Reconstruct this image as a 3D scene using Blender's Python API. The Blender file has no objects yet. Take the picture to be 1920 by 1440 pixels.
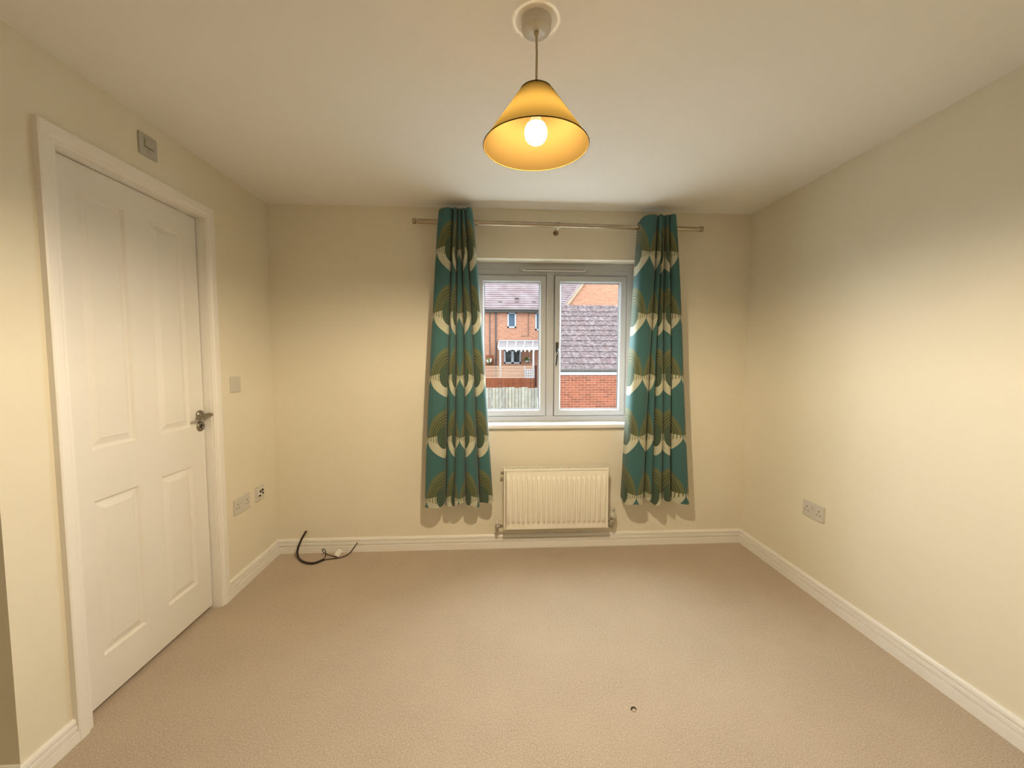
import bpy, bmesh, math, random
from mathutils import Vector, Matrix
random.seed(7)
scene = bpy.context.scene
COL = scene.collection
PI = math.pi

# ------------------------------------------------------------------ camera
F_PX, YAW, PITCH, ROLL, CAM_H = 765.5, 0.0563, 0.06284, 0.00122, 1.3106
cy, sy, cp, sp = math.cos(YAW), math.sin(YAW), math.cos(PITCH), math.sin(PITCH)
c_fwd = Vector((sy*cp, cy*cp, -sp)); c_right = Vector((cy, -sy, 0)); c_up = c_right.cross(c_fwd)
c_r = math.cos(ROLL)*c_right + math.sin(ROLL)*c_up
c_u = -math.sin(ROLL)*c_right + math.cos(ROLL)*c_up
cam_data = bpy.data.cameras.new('camera')
cam = bpy.data.objects.new('camera', cam_data); COL.objects.link(cam)
cam_data.sensor_fit = 'HORIZONTAL'; cam_data.sensor_width = 36.0
cam_data.lens = F_PX/1920*36.0
cam_data.clip_start = 0.02; cam_data.clip_end = 300
M3 = Matrix((c_r, c_u, -c_fwd)).transposed()
cam.matrix_world = Matrix.Translation((0, 0, CAM_H)) @ M3.to_4x4()
scene.camera = cam
CAM = Vector((0, 0, CAM_H))
def ray(u, v): return c_fwd + (u-960)/F_PX*c_r + (720-v)/F_PX*c_u
def aty(u, v, y):                     # pixel -> point on the plane at depth y
    d = ray(u, v); return CAM + d*((y-CAM.y)/d.y)
def atz(u, v, z):
    d = ray(u, v); return CAM + d*((z-CAM.z)/d.z)

# ------------------------------------------------------------------ light
SKY = 17.5
BULB = 1850.0
world = bpy.data.worlds.new('overcast_sky'); scene.world = world
world.use_nodes = True
wb = world.node_tree.nodes['Background']
wb.inputs[0].default_value = (.86, .93, 1.0, 1); wb.inputs[1].default_value = SKY
vs = scene.view_settings
vs.view_transform = 'Standard'; vs.look = 'None'; vs.gamma = 1; vs.use_curve_mapping = False
vs.exposure = 0.08

# ------------------------------------------------------------------ room size
XL, XR, D, H = -1.4188, 1.7955, 2.7596, 2.2944
YREAR, YEND, XALC = -0.95, 1.2425, -2.45
SK = 0.0955

# ------------------------------------------------------------------ node helpers
class NT:
    def __init__(s, m):
        s.t = m.node_tree; s.n = s.t.nodes; s.l = s.t.links
    def node(s, typ, **kw):
        n = s.n.new(typ)
        for k, v in kw.items(): setattr(n, k, v)
        return n
    def put(s, sock, v):
        if isinstance(v, bpy.types.NodeSocket): s.l.new(v, sock)
        elif isinstance(v, (tuple, list)) and len(v) == 3 and sock.type == 'RGBA': sock.default_value = (*v, 1)
        else: sock.default_value = v
    def m(s, op, a, b=0.0, c=0.0, clamp=False):
        n = s.node('ShaderNodeMath', operation=op, use_clamp=clamp)
        s.put(n.inputs[0], a); s.put(n.inputs[1], b); s.put(n.inputs[2], c)
        return n.outputs[0]
    def mix(s, f, a, b):
        n = s.node('ShaderNodeMix', data_type='RGBA')
        s.put(n.inputs[0], f); s.put(n.inputs[6], a); s.put(n.inputs[7], b)
        return n.outputs[2]
    def noise(s, vec, scale, detail=2, rough=.5, w='3D'):
        n = s.node('ShaderNodeTexNoise', noise_dimensions=w)
        n.inputs['Scale'].default_value = scale; n.inputs['Detail'].default_value = detail
        n.inputs['Roughness'].default_value = rough
        if vec is not None: s.l.new(vec, n.inputs['Vector'])
        return n.outputs['Fac']
    def ramp(s, f, a, b):
        n = s.node('ShaderNodeMapRange'); s.put(n.inputs[0], f)
        n.inputs[1].default_value = a; n.inputs[2].default_value = b
        return n.outputs[0]
    def bump(s, h, strength, dist, bsdf):
        n = s.node('ShaderNodeBump'); s.put(n.inputs['Height'], h)
        n.inputs['Strength'].default_value = strength; n.inputs['Distance'].default_value = dist
        s.l.new(n.outputs[0], bsdf.inputs['Normal'])
    def obj(s): return s.node('ShaderNodeTexCoord').outputs['Object']
    def gen_pos(s): return s.node('ShaderNodeNewGeometry').outputs['Position']

def mat(name, col, rough=.6, metal=0.0, spec=.5):
    m = bpy.data.materials.new(name); m.use_nodes = True
    b = m.node_tree.nodes['Principled BSDF']
    b.inputs['Base Color'].default_value = (*col, 1); b.inputs['Roughness'].default_value = rough
    b.inputs['Metallic'].default_value = metal; b.inputs['Specular IOR Level'].default_value = spec
    return m
def bsdf(m): return m.node_tree.nodes['Principled BSDF']
def mottled(name, c1, c2, scale, rough=.6, metal=0.0, bump=None, detail=3, spec=.5, lo=.35, hi=.65):
    """two-tone noise colour with optional fine bump"""
    m = mat(name, c1, rough, metal, spec); t = NT(m); b = bsdf(m)
    f = t.ramp(t.noise(t.gen_pos(), scale, detail), lo, hi)
    t.put(b.inputs['Base Color'], t.mix(f, c1, c2))
    if bump: t.bump(t.noise(t.gen_pos(), bump[0], 2), bump[1], bump[2], b)
    return m

M = {}
M['wall'] = mottled('cream_wall_paint', (.83, .775, .64), (.815, .76, .625), 3.0, .75, bump=(420, .10, .002), spec=.25)
M['ceil'] = mottled('ceiling_paint', (.92, .905, .87), (.91, .895, .86), 2.0, .85, bump=(380, .10, .002), spec=.2)
M['white'] = mottled('white_gloss_paint', (.90, .875, .835), (.88, .855, .815), 4.0, .38, bump=(60, .03, .001))
M['door'] = mottled('white_door_paint', (.86, .835, .795), (.84, .815, .775), 5.0, .45, bump=(300, .04, .001))
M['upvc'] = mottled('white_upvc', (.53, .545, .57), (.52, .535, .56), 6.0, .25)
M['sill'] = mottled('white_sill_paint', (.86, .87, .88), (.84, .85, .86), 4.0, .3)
M['gap'] = mottled('dark_rubber_seal', (.05, .05, .05), (.035, .035, .035), 50, .6)
M['plastic'] = mottled('white_plastic', (.66, .63, .57), (.64, .61, .55), 20, .35)
M['greyplastic'] = mottled('grey_white_plastic', (.50, .49, .44), (.47, .46, .41), 30, .4)
M['dark'] = mottled('black_plastic', (.012, .011, .010), (.02, .018, .016), 60, .45)
M['hole'] = mottled('dark_socket_hole', (.05, .045, .035), (.03, .03, .025), 90, .7)
M['chrome'] = mottled('satin_chrome', (.62, .60, .56), (.56, .54, .50), 80, .28, 1.0)
M['nickel'] = mottled('brushed_nickel', (.46, .40, .31), (.40, .35, .27), 90, .22, 1.0)
M['handle'] = mottled('dull_nickel', (.34, .31, .26), (.30, .27, .22), 90, .35, 1.0)
M['winhandle'] = mottled('dark_polished_metal', (.20, .20, .205), (.16, .16, .165), 80, .18, 1.0)
M['rad'] = mottled('cream_radiator_enamel', (.92, .88, .77), (.91, .87, .76), 8, .35)
M['grille'] = mottled('dark_radiator_inside', (.03, .025, .018), (.02, .018, .012), 40, .6)
M['cable'] = mottled('black_cable_sheath', (.02, .010, .008), (.03, .016, .012), 120, .4)
M['tag'] = mottled('white_paper_tag', (.80, .78, .74), (.74, .72, .68), 60, .7)
M['cord'] = mottled('lamp_cord', (.50, .42, .28), (.46, .38, .25), 60, .5)
M['lining'] = mottled('curtain_lining', (.74, .73, .68), (.70, .69, .64), 30, .85, bump=(900, .1, .001))

def carpet():
    m = mat('beige_carpet', (.5, .4, .28), .95, spec=.1); t = NT(m); b = bsdf(m); p = t.gen_pos()
    n1 = t.ramp(t.noise(p, 260, 3, .7), .38, .62)
    n2 = t.ramp(t.noise(p, 110, 3, .65), .38, .62)
    n3 = t.ramp(t.noise(p, 3.2, 4, .6), .35, .68)
    c = t.mix(n1, (.345, .275, .195), (.70, .58, .465))
    c = t.mix(t.m('MULTIPLY', n2, .50), c, (.41, .325, .23))
    c = t.mix(t.m('MULTIPLY', n3, .35), c, (.60, .485, .36))
    t.put(b.inputs['Base Color'], c)
    b.inputs['Sheen Weight'].default_value = .25
    h = t.m('ADD', t.m('MULTIPLY', t.noise(p, 260, 3, .65), 1.0), t.m('MULTIPLY', t.noise(p, 70, 2), .8))
    t.bump(h, .40, .005, b)
    return m
M['carpet'] = carpet()

def glass():
    m = bpy.data.materials.new('window_glass'); m.use_nodes = True; t = NT(m)
    for n in list(t.n): t.n.remove(n)
    out = t.node('ShaderNodeOutputMaterial'); tr = t.node('ShaderNodeBsdfTransparent'); gl = t.node('ShaderNodeBsdfGlossy')
    tr.inputs[0].default_value = (.95, .97, .97, 1); gl.inputs['Roughness'].default_value = .02
    fr = t.node('ShaderNodeFresnel'); fr.inputs[0].default_value = 1.02
    mx = t.node('ShaderNodeMixShader')
    t.l.new(fr.outputs[0], mx.inputs[0]); t.l.new(tr.outputs[0], mx.inputs[1]); t.l.new(gl.outputs[0], mx.inputs[2])
    t.l.new(mx.outputs[0], out.inputs[0]); return m
M['glass'] = glass()

def shade_mat():
    m = bpy.data.materials.new('yellow_lampshade_fabric'); m.use_nodes = True; t = NT(m)
    for n in list(t.n): t.n.remove(n)
    out = t.node('ShaderNodeOutputMaterial'); df = t.node('ShaderNodeBsdfDiffuse'); tl = t.node('ShaderNodeBsdfTranslucent')
    nz = t.ramp(t.noise(t.gen_pos(), 900, 2), .3, .7)
    t.put(df.inputs[0], t.mix(nz, SHADE_D, tuple(c*.95 for c in SHADE_D)))
    t.put(tl.inputs[0], t.mix(nz, SHADE_T, tuple(c*.95 for c in SHADE_T)))
    ad = t.node('ShaderNodeAddShader')
    t.l.new(df.outputs[0], ad.inputs[0]); t.l.new(tl.outputs[0], ad.inputs[1]); t.l.new(ad.outputs[0], out.inputs[0])
    return m
SHADE_D = (.0115, .0070, .0021)
SHADE_T = (.0080, .0050, .0012)
M['shade'] = shade_mat()
M['shadetrim'] = mottled('lampshade_trim', (.035, .022, .007), (.03, .018, .006), 80, .9, spec=0)
def bulb_mat():
    m = bpy.data.materials.new('lit_bulb'); m.use_nodes = True; t = NT(m)
    for n in list(t.n): t.n.remove(n)
    out = t.node('ShaderNodeOutputMaterial'); e = t.node('ShaderNodeEmission')
    e.inputs[0].default_value = (1.0, .815, .54, 1); e.inputs[1].default_value = BULB
    t.l.new(e.outputs[0], out.inputs[0]); return m
M['bulb'] = bulb_mat()

def curtain_mat():
    """teal cloth woven with rows of onion-shaped motifs; UV in metres (x along the cloth / column width, y = height)"""
    m = mat('teal_swirl_curtain', (.1, .2, .2), .85, spec=.15); t = NT(m); b = bsdf(m)
    uv = t.node('ShaderNodeUVMap').outputs[0]
    sx = t.node('ShaderNodeSeparateXYZ'); t.l.new(uv, sx.inputs[0])
    U, V = sx.outputs[0], sx.outputs[1]
    W, RH = .26, .396
    fx = t.m('SUBTRACT', t.m('FRACT', t.m('ADD', U, 100.5)), .5)           # -0.5..0.5, 0 = motif centre
    X = t.m('ABSOLUTE', t.m('MULTIPLY', fx, W))
    Y = t.m('MULTIPLY', t.m('FRACT', t.m('DIVIDE', t.m('ADD', V, 100*RH), RH)), RH)   # 0 at the lower point
    dy = t.m('SUBTRACT', Y, .115)
    up = t.m('GREATER_THAN', dy, 0.0)
    a = t.m('DIVIDE', X, .128)
    q_up = t.m('SQRT', t.m('ADD', t.m('POWER', a, 2.0), t.m('POWER', t.m('DIVIDE', t.m('ABSOLUTE', dy), .20), 2.0)))
    q_lo = t.m('POWER', t.m('ADD', t.m('POWER', a, 1.45), t.m('POWER', t.m('DIVIDE', t.m('ABSOLUTE', dy), .115), 1.45)), 1/1.45)
    q = t.m('ADD', t.m('MULTIPLY', up, q_up), t.m('MULTIPLY', t.m('SUBTRACT', 1.0, up), q_lo))
    inside = t.m('LESS_THAN', q, 1.0)
    # inner eye
    ex = t.m('DIVIDE', X, .062); ey = t.m('DIVIDE', t.m('SUBTRACT', Y, .135), .075)
    e2 = t.m('SQRT', t.m('ADD', t.m('POWER', ex, 2.0), t.m('POWER', ey, 2.0)))
    eye = t.m('LESS_THAN', e2, 1.0)
    # cream crescent below a slanting line, comb teeth at its top end
    lim = t.m('ADD', .165, t.m('MULTIPLY', X, -.25))
    cream = t.m('LESS_THAN', Y, lim)
    ang = t.m('ARCTAN2', t.m('SUBTRACT', Y, .20), X)
    teeth = t.m('GREATER_THAN', t.m('SINE', t.m('MULTIPLY', e2, 24.0)), .35)
    teeth = t.m('MULTIPLY', teeth, t.m('GREATER_THAN', Y, t.m('ADD', .082, t.m('MULTIPLY', X, .30))))
    lines = t.m('GREATER_THAN', t.m('SINE', t.m('MULTIPLY', q, 62.0)), .35)
    lines = t.m('MULTIPLY', lines, t.m('LESS_THAN', q, .84))
    TEAL, OLIVE, DOL, CREAM, EYE = (.058, .150, .150), (.150, .158, .078), (.060, .070, .032), (.56, .545, .40), (.055, .095, .065)
    olive = t.mix(lines, OLIVE, DOL)
    cr = t.mix(teeth, CREAM, (.20, .20, .10))
    ring = t.mix(cream, olive, cr)
    motif = t.mix(eye, ring, t.mix(t.m('GREATER_THAN', t.m('SINE', t.m('MULTIPLY', e2, 26.0)), .5), EYE, (.095, .115, .06)))
    c = t.mix(inside, TEAL, motif)
    weave = t.noise(uv, 700, 2)
    c = t.mix(t.m('MULTIPLY', t.ramp(weave, .35, .65), .22), c, (.05, .10, .09))
    t.put(b.inputs['Base Color'], c)
    b.inputs['Sheen Weight'].default_value = .2
    t.bump(weave, .15, .002, b)
    return m
M['curtain'] = curtain_mat()

def brick_mat(name, c1, c2, mortar, bw=.225, bh=.075, axis='xz'):
    m = mat(name, c1, .9, spec=.15); t = NT(m); b = bsdf(m)
    p = t.gen_pos(); s = t.node('ShaderNodeSeparateXYZ'); t.l.new(p, s.inputs[0])
    cb = t.node('ShaderNodeCombineXYZ'); t.l.new(s.outputs[0 if axis[0] == 'x' else 1], cb.inputs[0]); t.l.new(s.outputs[2], cb.inputs[1])
    br = t.node('ShaderNodeTexBrick'); t.l.new(cb.outputs[0], br.inputs['Vector'])
    br.inputs['Scale'].default_value = 1.0; br.inputs['Brick Width'].default_value = bw; br.inputs['Row Height'].default_value = bh
    br.inputs['Mortar Size'].default_value = .006; br.inputs['Mortar Smooth'].default_value = .1
    t.put(br.inputs['Color1'], c1); t.put(br.inputs['Color2'], c2); t.put(br.inputs['Mortar'], mortar)
    t.put(b.inputs['Base Color'], br.outputs['Color'])
    return m
M['brickfar'] = brick_mat('orange_brickwork', (0.1254, 0.0548, 0.0292), (0.0960, 0.0392, 0.0216), (0.1168, 0.0934, 0.0806))
M['brickwall'] = brick_mat('red_brickwork', (0.0762, 0.0252, 0.0138), (0.0604, 0.0192, 0.0112), (0.1082, 0.0820, 0.0722))
M['mortar'] = mottled('mortar', (0.2058, 0.1360, 0.1058), (0.1738, 0.1142, 0.0886), 30, .95)
def per_object(name, c1, c2, rough=.9, noise=None, nc=(.3, .3, .3), nf=.5):
    m = mat(name, c1, rough, spec=.2); t = NT(m); b = bsdf(m)
    r = t.node('ShaderNodeObjectInfo').outputs['Random']
    c = t.mix(r, c1, c2)
    if noise:
        f = t.ramp(t.noise(t.gen_pos(), noise, 4, .7), .48, .68)
        c = t.mix(t.m('MULTIPLY', f, nf), c, nc)
    t.put(b.inputs['Base Color'], c); return m
M['brick'] = per_object('red_brick', (0.0860, 0.0268, 0.0138), (0.0544, 0.0180, 0.0098), noise=18, nc=(0.1020, 0.0448, 0.0298), nf=.4)
M['tile'] = per_object('mottled_concrete_tile', (0.0412, 0.0290, 0.0282), (0.0338, 0.0254, 0.0248), noise=9, nc=(0.0798, 0.0702, 0.0696), nf=.85)  # random tone per tile with paler noise patches
M['rooffar'] = mottled('far_roof_tile', (0.0607, 0.0440, 0.0435), (0.0791, 0.0635, 0.0637), 1.2, .9)
M['gutter'] = mottled('grey_gutter', (0.0358, 0.0312, 0.0284), (0.0296, 0.0260, 0.0234), 9, .5)
M['fascia'] = mottled('white_fascia', (0.1960, 0.2028, 0.2148), (0.1830, 0.1898, 0.2010), 3, .5)
M['outwhite'] = mottled('outdoor_white_plastic', (0.1310, 0.1342, 0.1406), (0.1242, 0.1274, 0.1344), 3, .4)
M['pane'] = mottled('sky_blue_pane', (0.0236, 0.0340, 0.0444), (0.0182, 0.0262, 0.0354), 1.5, .15)
M['panedark'] = mottled('dark_pane', (0.0120, 0.0120, 0.0110), (0.0246, 0.0246, 0.0224), 3.0, .15)
M['palewood'] = per_object('weathered_pale_fence_wood', (0.0816, 0.0754, 0.0570), (0.0578, 0.0540, 0.0442), noise=6, nc=(0.0982, 0.0946, 0.0806), nf=.6)
M['brownwood'] = per_object('red_brown_fence_wood', (0.0656, 0.0208, 0.0102), (0.0488, 0.0156, 0.0080), noise=4, nc=(0.0718, 0.0296, 0.0148), nf=.5)
M['slatwood'] = per_object('pale_tan_slat_wood', (0.1424, 0.0951, 0.0655), (0.1328, 0.0853, 0.0580))
M['darkpost'] = mottled('dark_post_wood', (0.0198, 0.0094, 0.0080), (0.0146, 0.0078, 0.0070), 12, .8)
M['verge'] = mottled('pale_verge', (0.1046, 0.0786, 0.0538), (0.0916, 0.0686, 0.0468), 5, .8)
M['bounce_ground'] = mottled('pale_bounce_ground', (.28, .275, .26), (.23, .225, .21), 1.5, .95)  # unseen ground, made pale to bounce daylight up onto the ceiling
M['leaf'] = mottled('garden_foliage', (0.0296, 0.0390, 0.0106), (0.0488, 0.0458, 0.0166), 9, .9)
M['bloom'] = mottled('pale_blossom', (0.1310, 0.0982, 0.0874), (0.1440, 0.1242, 0.1142), 20, .9)
M['canopyglass'] = mottled('canopy_polycarbonate', (0.0656, 0.0556, 0.0538), (0.0786, 0.0686, 0.0670), 4, .2)
for k_ in ('brickfar', 'brickwall', 'mortar', 'brick', 'tile', 'rooffar', 'gutter', 'fascia', 'outwhite', 'palewood', 'brownwood', 'slatwood', 'darkpost', 'verge', 'bounce_ground', 'leaf', 'bloom', 'canopyglass', 'pane', 'panedark'):
    bsdf(M[k_]).inputs['Specular IOR Level'].default_value = 0.0        # matt outdoor surfaces under an overcast sky

# ------------------------------------------------------------------ mesh helpers
class MB:
    def __init__(s): s.v = []; s.f = []; s.sm = []
    def add(s, verts, faces, smooth=False):
        o = len(s.v); s.v += [tuple(v) for v in verts]
        s.f += [tuple(i+o for i in f) for f in faces]; s.sm += [smooth]*len(faces)
        return s
    def box(s, a, b):
        (x0, y0, z0), (x1, y1, z1) = a, b
        x0, x1 = min(x0, x1), max(x0, x1); y0, y1 = min(y0, y1), max(y0, y1); z0, z1 = min(z0, z1), max(z0, z1)
        v = [(x, y, z) for z in (z0, z1) for y in (y0, y1) for x in (x0, x1)]
        return s.add(v, [(0, 2, 3, 1), (4, 5, 7, 6), (0, 1, 5, 4), (2, 6, 7, 3), (0, 4, 6, 2), (1, 3, 7, 5)])
    def bev(s, a, b, r=.003, seg=2):
        bm = bmesh.new(); bmesh.ops.create_cube(bm, size=1)
        c = [(a[i]+b[i])/2 for i in range(3)]; d = [abs(b[i]-a[i]) for i in range(3)]
        for v in bm.verts: v.co = Vector((c[0]+v.co.x*d[0], c[1]+v.co.y*d[1], c[2]+v.co.z*d[2]))
        r = min(r, min(d)*.45)
        bmesh.ops.bevel(bm, geom=bm.edges[:], offset=r, segments=seg, profile=.6, affect='EDGES')
        bm.verts.index_update()
        s.add([v.co for v in bm.verts], [[v.index for v in f.verts] for f in bm.faces]); bm.free(); return s
    def lathe(s, prof, n=32, origin=(0, 0, 0), axis='z', smooth=True, cap=True):
        """prof: list of (radius, height)"""
        vs_ = []; o = Vector(origin)
        for r, h in prof:
            for k in range(n):
                t = 2*PI*k/n; p = (r*math.cos(t), r*math.sin(t), h)
                if axis == 'x': p = (p[2], p[0], p[1])
                elif axis == 'y': p = (p[1], p[2], p[0])
                vs_.append(o+Vector(p))
        fs = []
        for i in range(len(prof)-1):
            for k in range(n):
                fs.append((i*n+k, i*n+(k+1) % n, (i+1)*n+(k+1) % n, (i+1)*n+k))
        s.add(vs_, fs, smooth)
        if cap:
            if prof[0][0] > 1e-5: s.add(vs_[:n], [tuple(reversed(range(n)))])
            if prof[-1][0] > 1e-5: s.add(vs_[-n:], [tuple(range(n))])
        return s
    def tube(s, pts, r, n=10, smooth=True):
        pts = [Vector(p) for p in pts]; rs = r if isinstance(r, (list, tuple)) else [r]*len(pts)
        ref = None; vs_ = []
        for i, p in enumerate(pts):
            d = (pts[min(i+1, len(pts)-1)]-pts[max(i-1, 0)]).normalized()
            if ref is None:
                ref = d.orthogonal().normalized()
            ref = (ref-d*ref.dot(d)).normalized(); bi = d.cross(ref)
            for k in range(n):
                t = 2*PI*k/n; vs_.append(p+(ref*math.cos(t)+bi*math.sin(t))*rs[i])
        fs = [(i*n+k, i*n+(k+1) % n, (i+1)*n+(k+1) % n, (i+1)*n+k) for i in range(len(pts)-1) for k in range(n)]
        s.add(vs_, fs, smooth)
        s.add(vs_[:n], [tuple(reversed(range(n)))]); s.add(vs_[-n:], [tuple(range(n))]); return s
    def torus(s, c, R, r, axis='x', n=20, k=8):
        vs_ = []; c = Vector(c)
        for i in range(n):
            a = 2*PI*i/n
            for j in range(k):
                b = 2*PI*j/k; q = R+r*math.cos(b); p = (r*math.sin(b), q*math.cos(a), q*math.sin(a))
                if axis == 'z': p = (p[1], p[2], p[0])
                if axis == 'y': p = (p[1], p[0], p[2])
                vs_.append(c+Vector(p))
        return s.add(vs_, [(i*k+j, i*k+(j+1) % k, ((i+1) % n)*k+(j+1) % k, ((i+1) % n)*k+j) for i in range(n) for j in range(k)], True)
    def sphere(s, c, r, n=24, m=14, sq=(1, 1, 1)):
        c = Vector(c); prof = [(r*math.sin(PI*i/m), -r*math.cos(PI*i/m)) for i in range(m+1)]
        prof[0] = (1e-6, prof[0][1]); prof[-1] = (1e-6, prof[-1][1])
        vs_ = []
        for R_, h in prof:
            for k in range(n):
                t = 2*PI*k/n; vs_.append(c+Vector((R_*math.cos(t)*sq[0], R_*math.sin(t)*sq[1], h*sq[2])))
        return s.add(vs_, [(i*n+k, i*n+(k+1) % n, (i+1)*n+(k+1) % n, (i+1)*n+k) for i in range(m) for k in range(n)], True)
    def prism(s, poly, vec):
        """closed polygon (3D points) extruded by vec"""
        n = len(poly); v = [Vector(p) for p in poly]; w = [p+Vector(vec) for p in v]
        fs = [tuple(reversed(range(n))), tuple(range(n, 2*n))]+[(i, (i+1) % n, n+(i+1) % n, n+i) for i in range(n)]
        return s.add(v+w, fs)
    def mesh(s, name):
        me = bpy.data.meshes.new(name); me.from_pydata([tuple(v) for v in s.v], [], s.f); me.validate(); me.update()
        if len(me.polygons) == len(s.sm): me.polygons.foreach_set('use_smooth', s.sm)
        bm = bmesh.new(); bm.from_mesh(me)
        bmesh.ops.recalc_face_normals(bm, faces=bm.faces[:]); bm.to_mesh(me); bm.free()
        return me
    def build(s, name, m, parent=None, **kw):
        return link(name, s.mesh(name), m, parent, **kw)

def link(name, me, m, parent=None, label=None, cat=None, group=None, kind=None, share=False):
    if m is not None and not (share and len(me.materials)):
        me.materials.append(m)
    o = bpy.data.objects.new(name, me); COL.objects.link(o)
    if parent is not None:
        o.parent = parent
    tag(o, label, cat, group, kind); return o
def tag(o, label=None, cat=None, group=None, kind=None):
    if label: o['label'] = label
    if cat: o['category'] = cat
    if group: o['group'] = group
    if kind: o['kind'] = kind
def thing(name, label, cat, loc=(0, 0, 0), group=None):
    """Empty at the thing's base; parts are given in world coordinates"""
    o = bpy.data.objects.new(name, None); COL.objects.link(o); o.location = loc; o.empty_display_size = .05
    tag(o, label, cat, group); return o
def part(mb, name, m, parent, **kw):
    """mesh in world coordinates, parented to a thing whose origin is somewhere else"""
    o = mb.build(name, m, parent, **kw)
    if parent.type == 'EMPTY': o.matrix_parent_inverse = Matrix.Translation(-parent.location)   # mesh parts already sit at world identity
    return o

# ------------------------------------------------------------------ room shell
T = .12
def struct(mb, name, m, label, cat, parent=None): return mb.build(name, m, parent, label=label, cat=cat, kind='structure')
struct(MB().box((XALC-T, YREAR-T, -.10), (XR+T, D+.30, 0)), 'floor', M['carpet'], 'beige short-pile fitted carpet across the room', 'floor')
struct(MB().box((XALC-T, YREAR-T, H), (XR+T, D+.30, H+.12)), 'ceiling', M['ceil'], 'smooth off-white painted ceiling', 'ceiling')
# back wall with the window opening
WX0, WX1, WZ0, WZ1 = -.118, 1.021, .836, 1.9735
wb_ = MB()
wb_.box((XALC-T, D, 0), (WX0, D+.30, H)); wb_.box((WX1, D, 0), (XR+T, D+.30, H))
wb_.box((WX0, D, 0), (WX1, D+.30, WZ0)); wb_.box((WX0, D, WZ1), (WX1, D+.30, H))
struct(wb_, 'wall_back', M['wall'], 'cream painted wall with the window in it', 'wall')
struct(MB().box((XR, YREAR-T, 0), (XR+T, D, H)), 'wall_right', M['wall'], 'plain cream painted wall with one double socket', 'wall')
DY0, DY1, DZ = 1.460, 2.156, 2.003       # clear door opening
LN = .030                                # lining thickness
wl = MB()
wl.box((XL-T, YEND, 0), (XL, DY0-LN, H)); wl.box((XL-T, DY1+LN, 0), (XL, D, H)); wl.box((XL-T, DY0-LN, DZ+LN), (XL, DY1+LN, H))
struct(wl, 'wall_left', M['wall'], 'cream painted wall around the white door', 'wall')
struct(MB().box((XALC, YEND, 0), (XL-T, YEND+T, H)), 'wall_return', M['wall'], 'shaded return of the cream wall beyond the door', 'wall')
struct(MB().box((XALC-T, YREAR-T, 0), (XALC, D, H)), 'wall_alcove', M['wall'], 'cream end wall of the alcove beside the door', 'wall')
struct(MB().box((XALC, YREAR-T, 0), (XR, YREAR, H)), 'wall_rear', M['wall'], 'cream wall opposite the window', 'wall')

# skirting boards: profile (offset from wall, height)
SKP = [(0, 0), (.0185, 0), (.0185, .042), (.0178, .0440), (.0085, .0448), (.0080, .0490), (.0150, .0510),
       (.0150, .0675), (.0142, .0690), (.0060, .0698), (.0060, .0738), (.0122, .0756), (.0115, .0840), (.0095, .0905), (.0055, SK), (0, SK)]
def skirting(name, path, normals, label, k=1.0):
    """path: 2D points along the wall; normals: mitred offset direction at each point"""
    mb = MB(); n = len(SKP); vs_ = []
    for (x, y), (nx, ny) in zip(path, normals):
        for o, z in SKP: vs_.append((x+nx*o, y+ny*o, z*k))
    fs = [(i*n+k, i*n+(k+1) % n, (i+1)*n+(k+1) % n, (i+1)*n+k) for i in range(len(path)-1) for k in range(n)]
    fs += [tuple(range(n)), tuple(range((len(path)-1)*n, len(path)*n))]
    mb.add(vs_, fs)
    return struct(mb, name, M['white'], label, 'skirting')
skirting('baseboard_back', [(XL, D), (XR, D)], [(1, -1), (-1, -1)], 'white moulded skirting board under the window wall')
skirting('baseboard_right', [(XR, D), (XR, YREAR)], [(-1, -1), (-1, 1)], 'white moulded skirting board along the plain side wall')
AW = .058                                # architrave width
skirting('baseboard_left', [(XL, DY1+AW), (XL, D)], [(1, 0), (1, -1)], 'short white skirting board between door and window wall')
skirting('baseboard_alcove', [(XL, DY0-AW), (XL, YEND), (XL-.4, YEND)], [(1, 0), (1, -1), (0, -1)], 'white skirting board between door and outer wall corner', .87)

# ------------------------------------------------------------------ door
ar = thing('trim_1', 'white moulded architrave framing the door', 'architrave', (XL, (DY0+DY1)/2, 0)); ar['kind'] = 'structure'
ARP = [(0, 0), (.010, 0), (.012, .006), (.012, .014), (.016, .018), (.0195, .024), (.0205, .040), (.0205, .053), (.018, AW), (0, AW)]  # (proud, distance from opening)
def arch_piece(kind):
    mb = MB(); n = len(ARP); vs_ = []
    e = .004
    if kind == 'head': st = [(lambda w: DY0-e-w, lambda w: DZ+e+w), (lambda w: DY1+e+w, lambda w: DZ+e+w)]
    elif kind == 0: st = [(lambda w: DY0-e-w, lambda w: 0), (lambda w: DY0-e-w, lambda w: DZ+e+w)]
    else: st = [(lambda w: DY1+e+w, lambda w: 0), (lambda w: DY1+e+w, lambda w: DZ+e+w)]
    for fy, fz in st:
        for o, w in ARP: vs_.append((XL+o, fy(w), fz(w)))
    fs = [(k, (k+1) % n, n+(k+1) % n, n+k) for k in range(n)]+[tuple(range(n)), tuple(range(n, 2*n))]
    return mb.add(vs_, fs)
part(arch_piece('head'), 'architrave_head', M['white'], ar)
part(arch_piece(0), 'architrave_leg', M['white'], ar); part(arch_piece(1), 'architrave_leg', M['white'], ar)
ln = thing('trim_2', 'white door lining with narrow stop inside the architrave', 'door lining', (XL, (DY0+DY1)/2, 0)); ln['kind'] = 'structure'
part(MB().box((XL-T-.01, DY0-LN, 0), (XL+.001, DY0, DZ)), 'jamb', M['white'], ln)
part(MB().box((XL-T-.01, DY1, 0), (XL+.001, DY1+LN, DZ)), 'jamb', M['white'], ln)
part(MB().box((XL-T-.01, DY0-LN, DZ), (XL+.001, DY1+LN, DZ+LN)), 'head_jamb', M['white'], ln)
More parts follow.
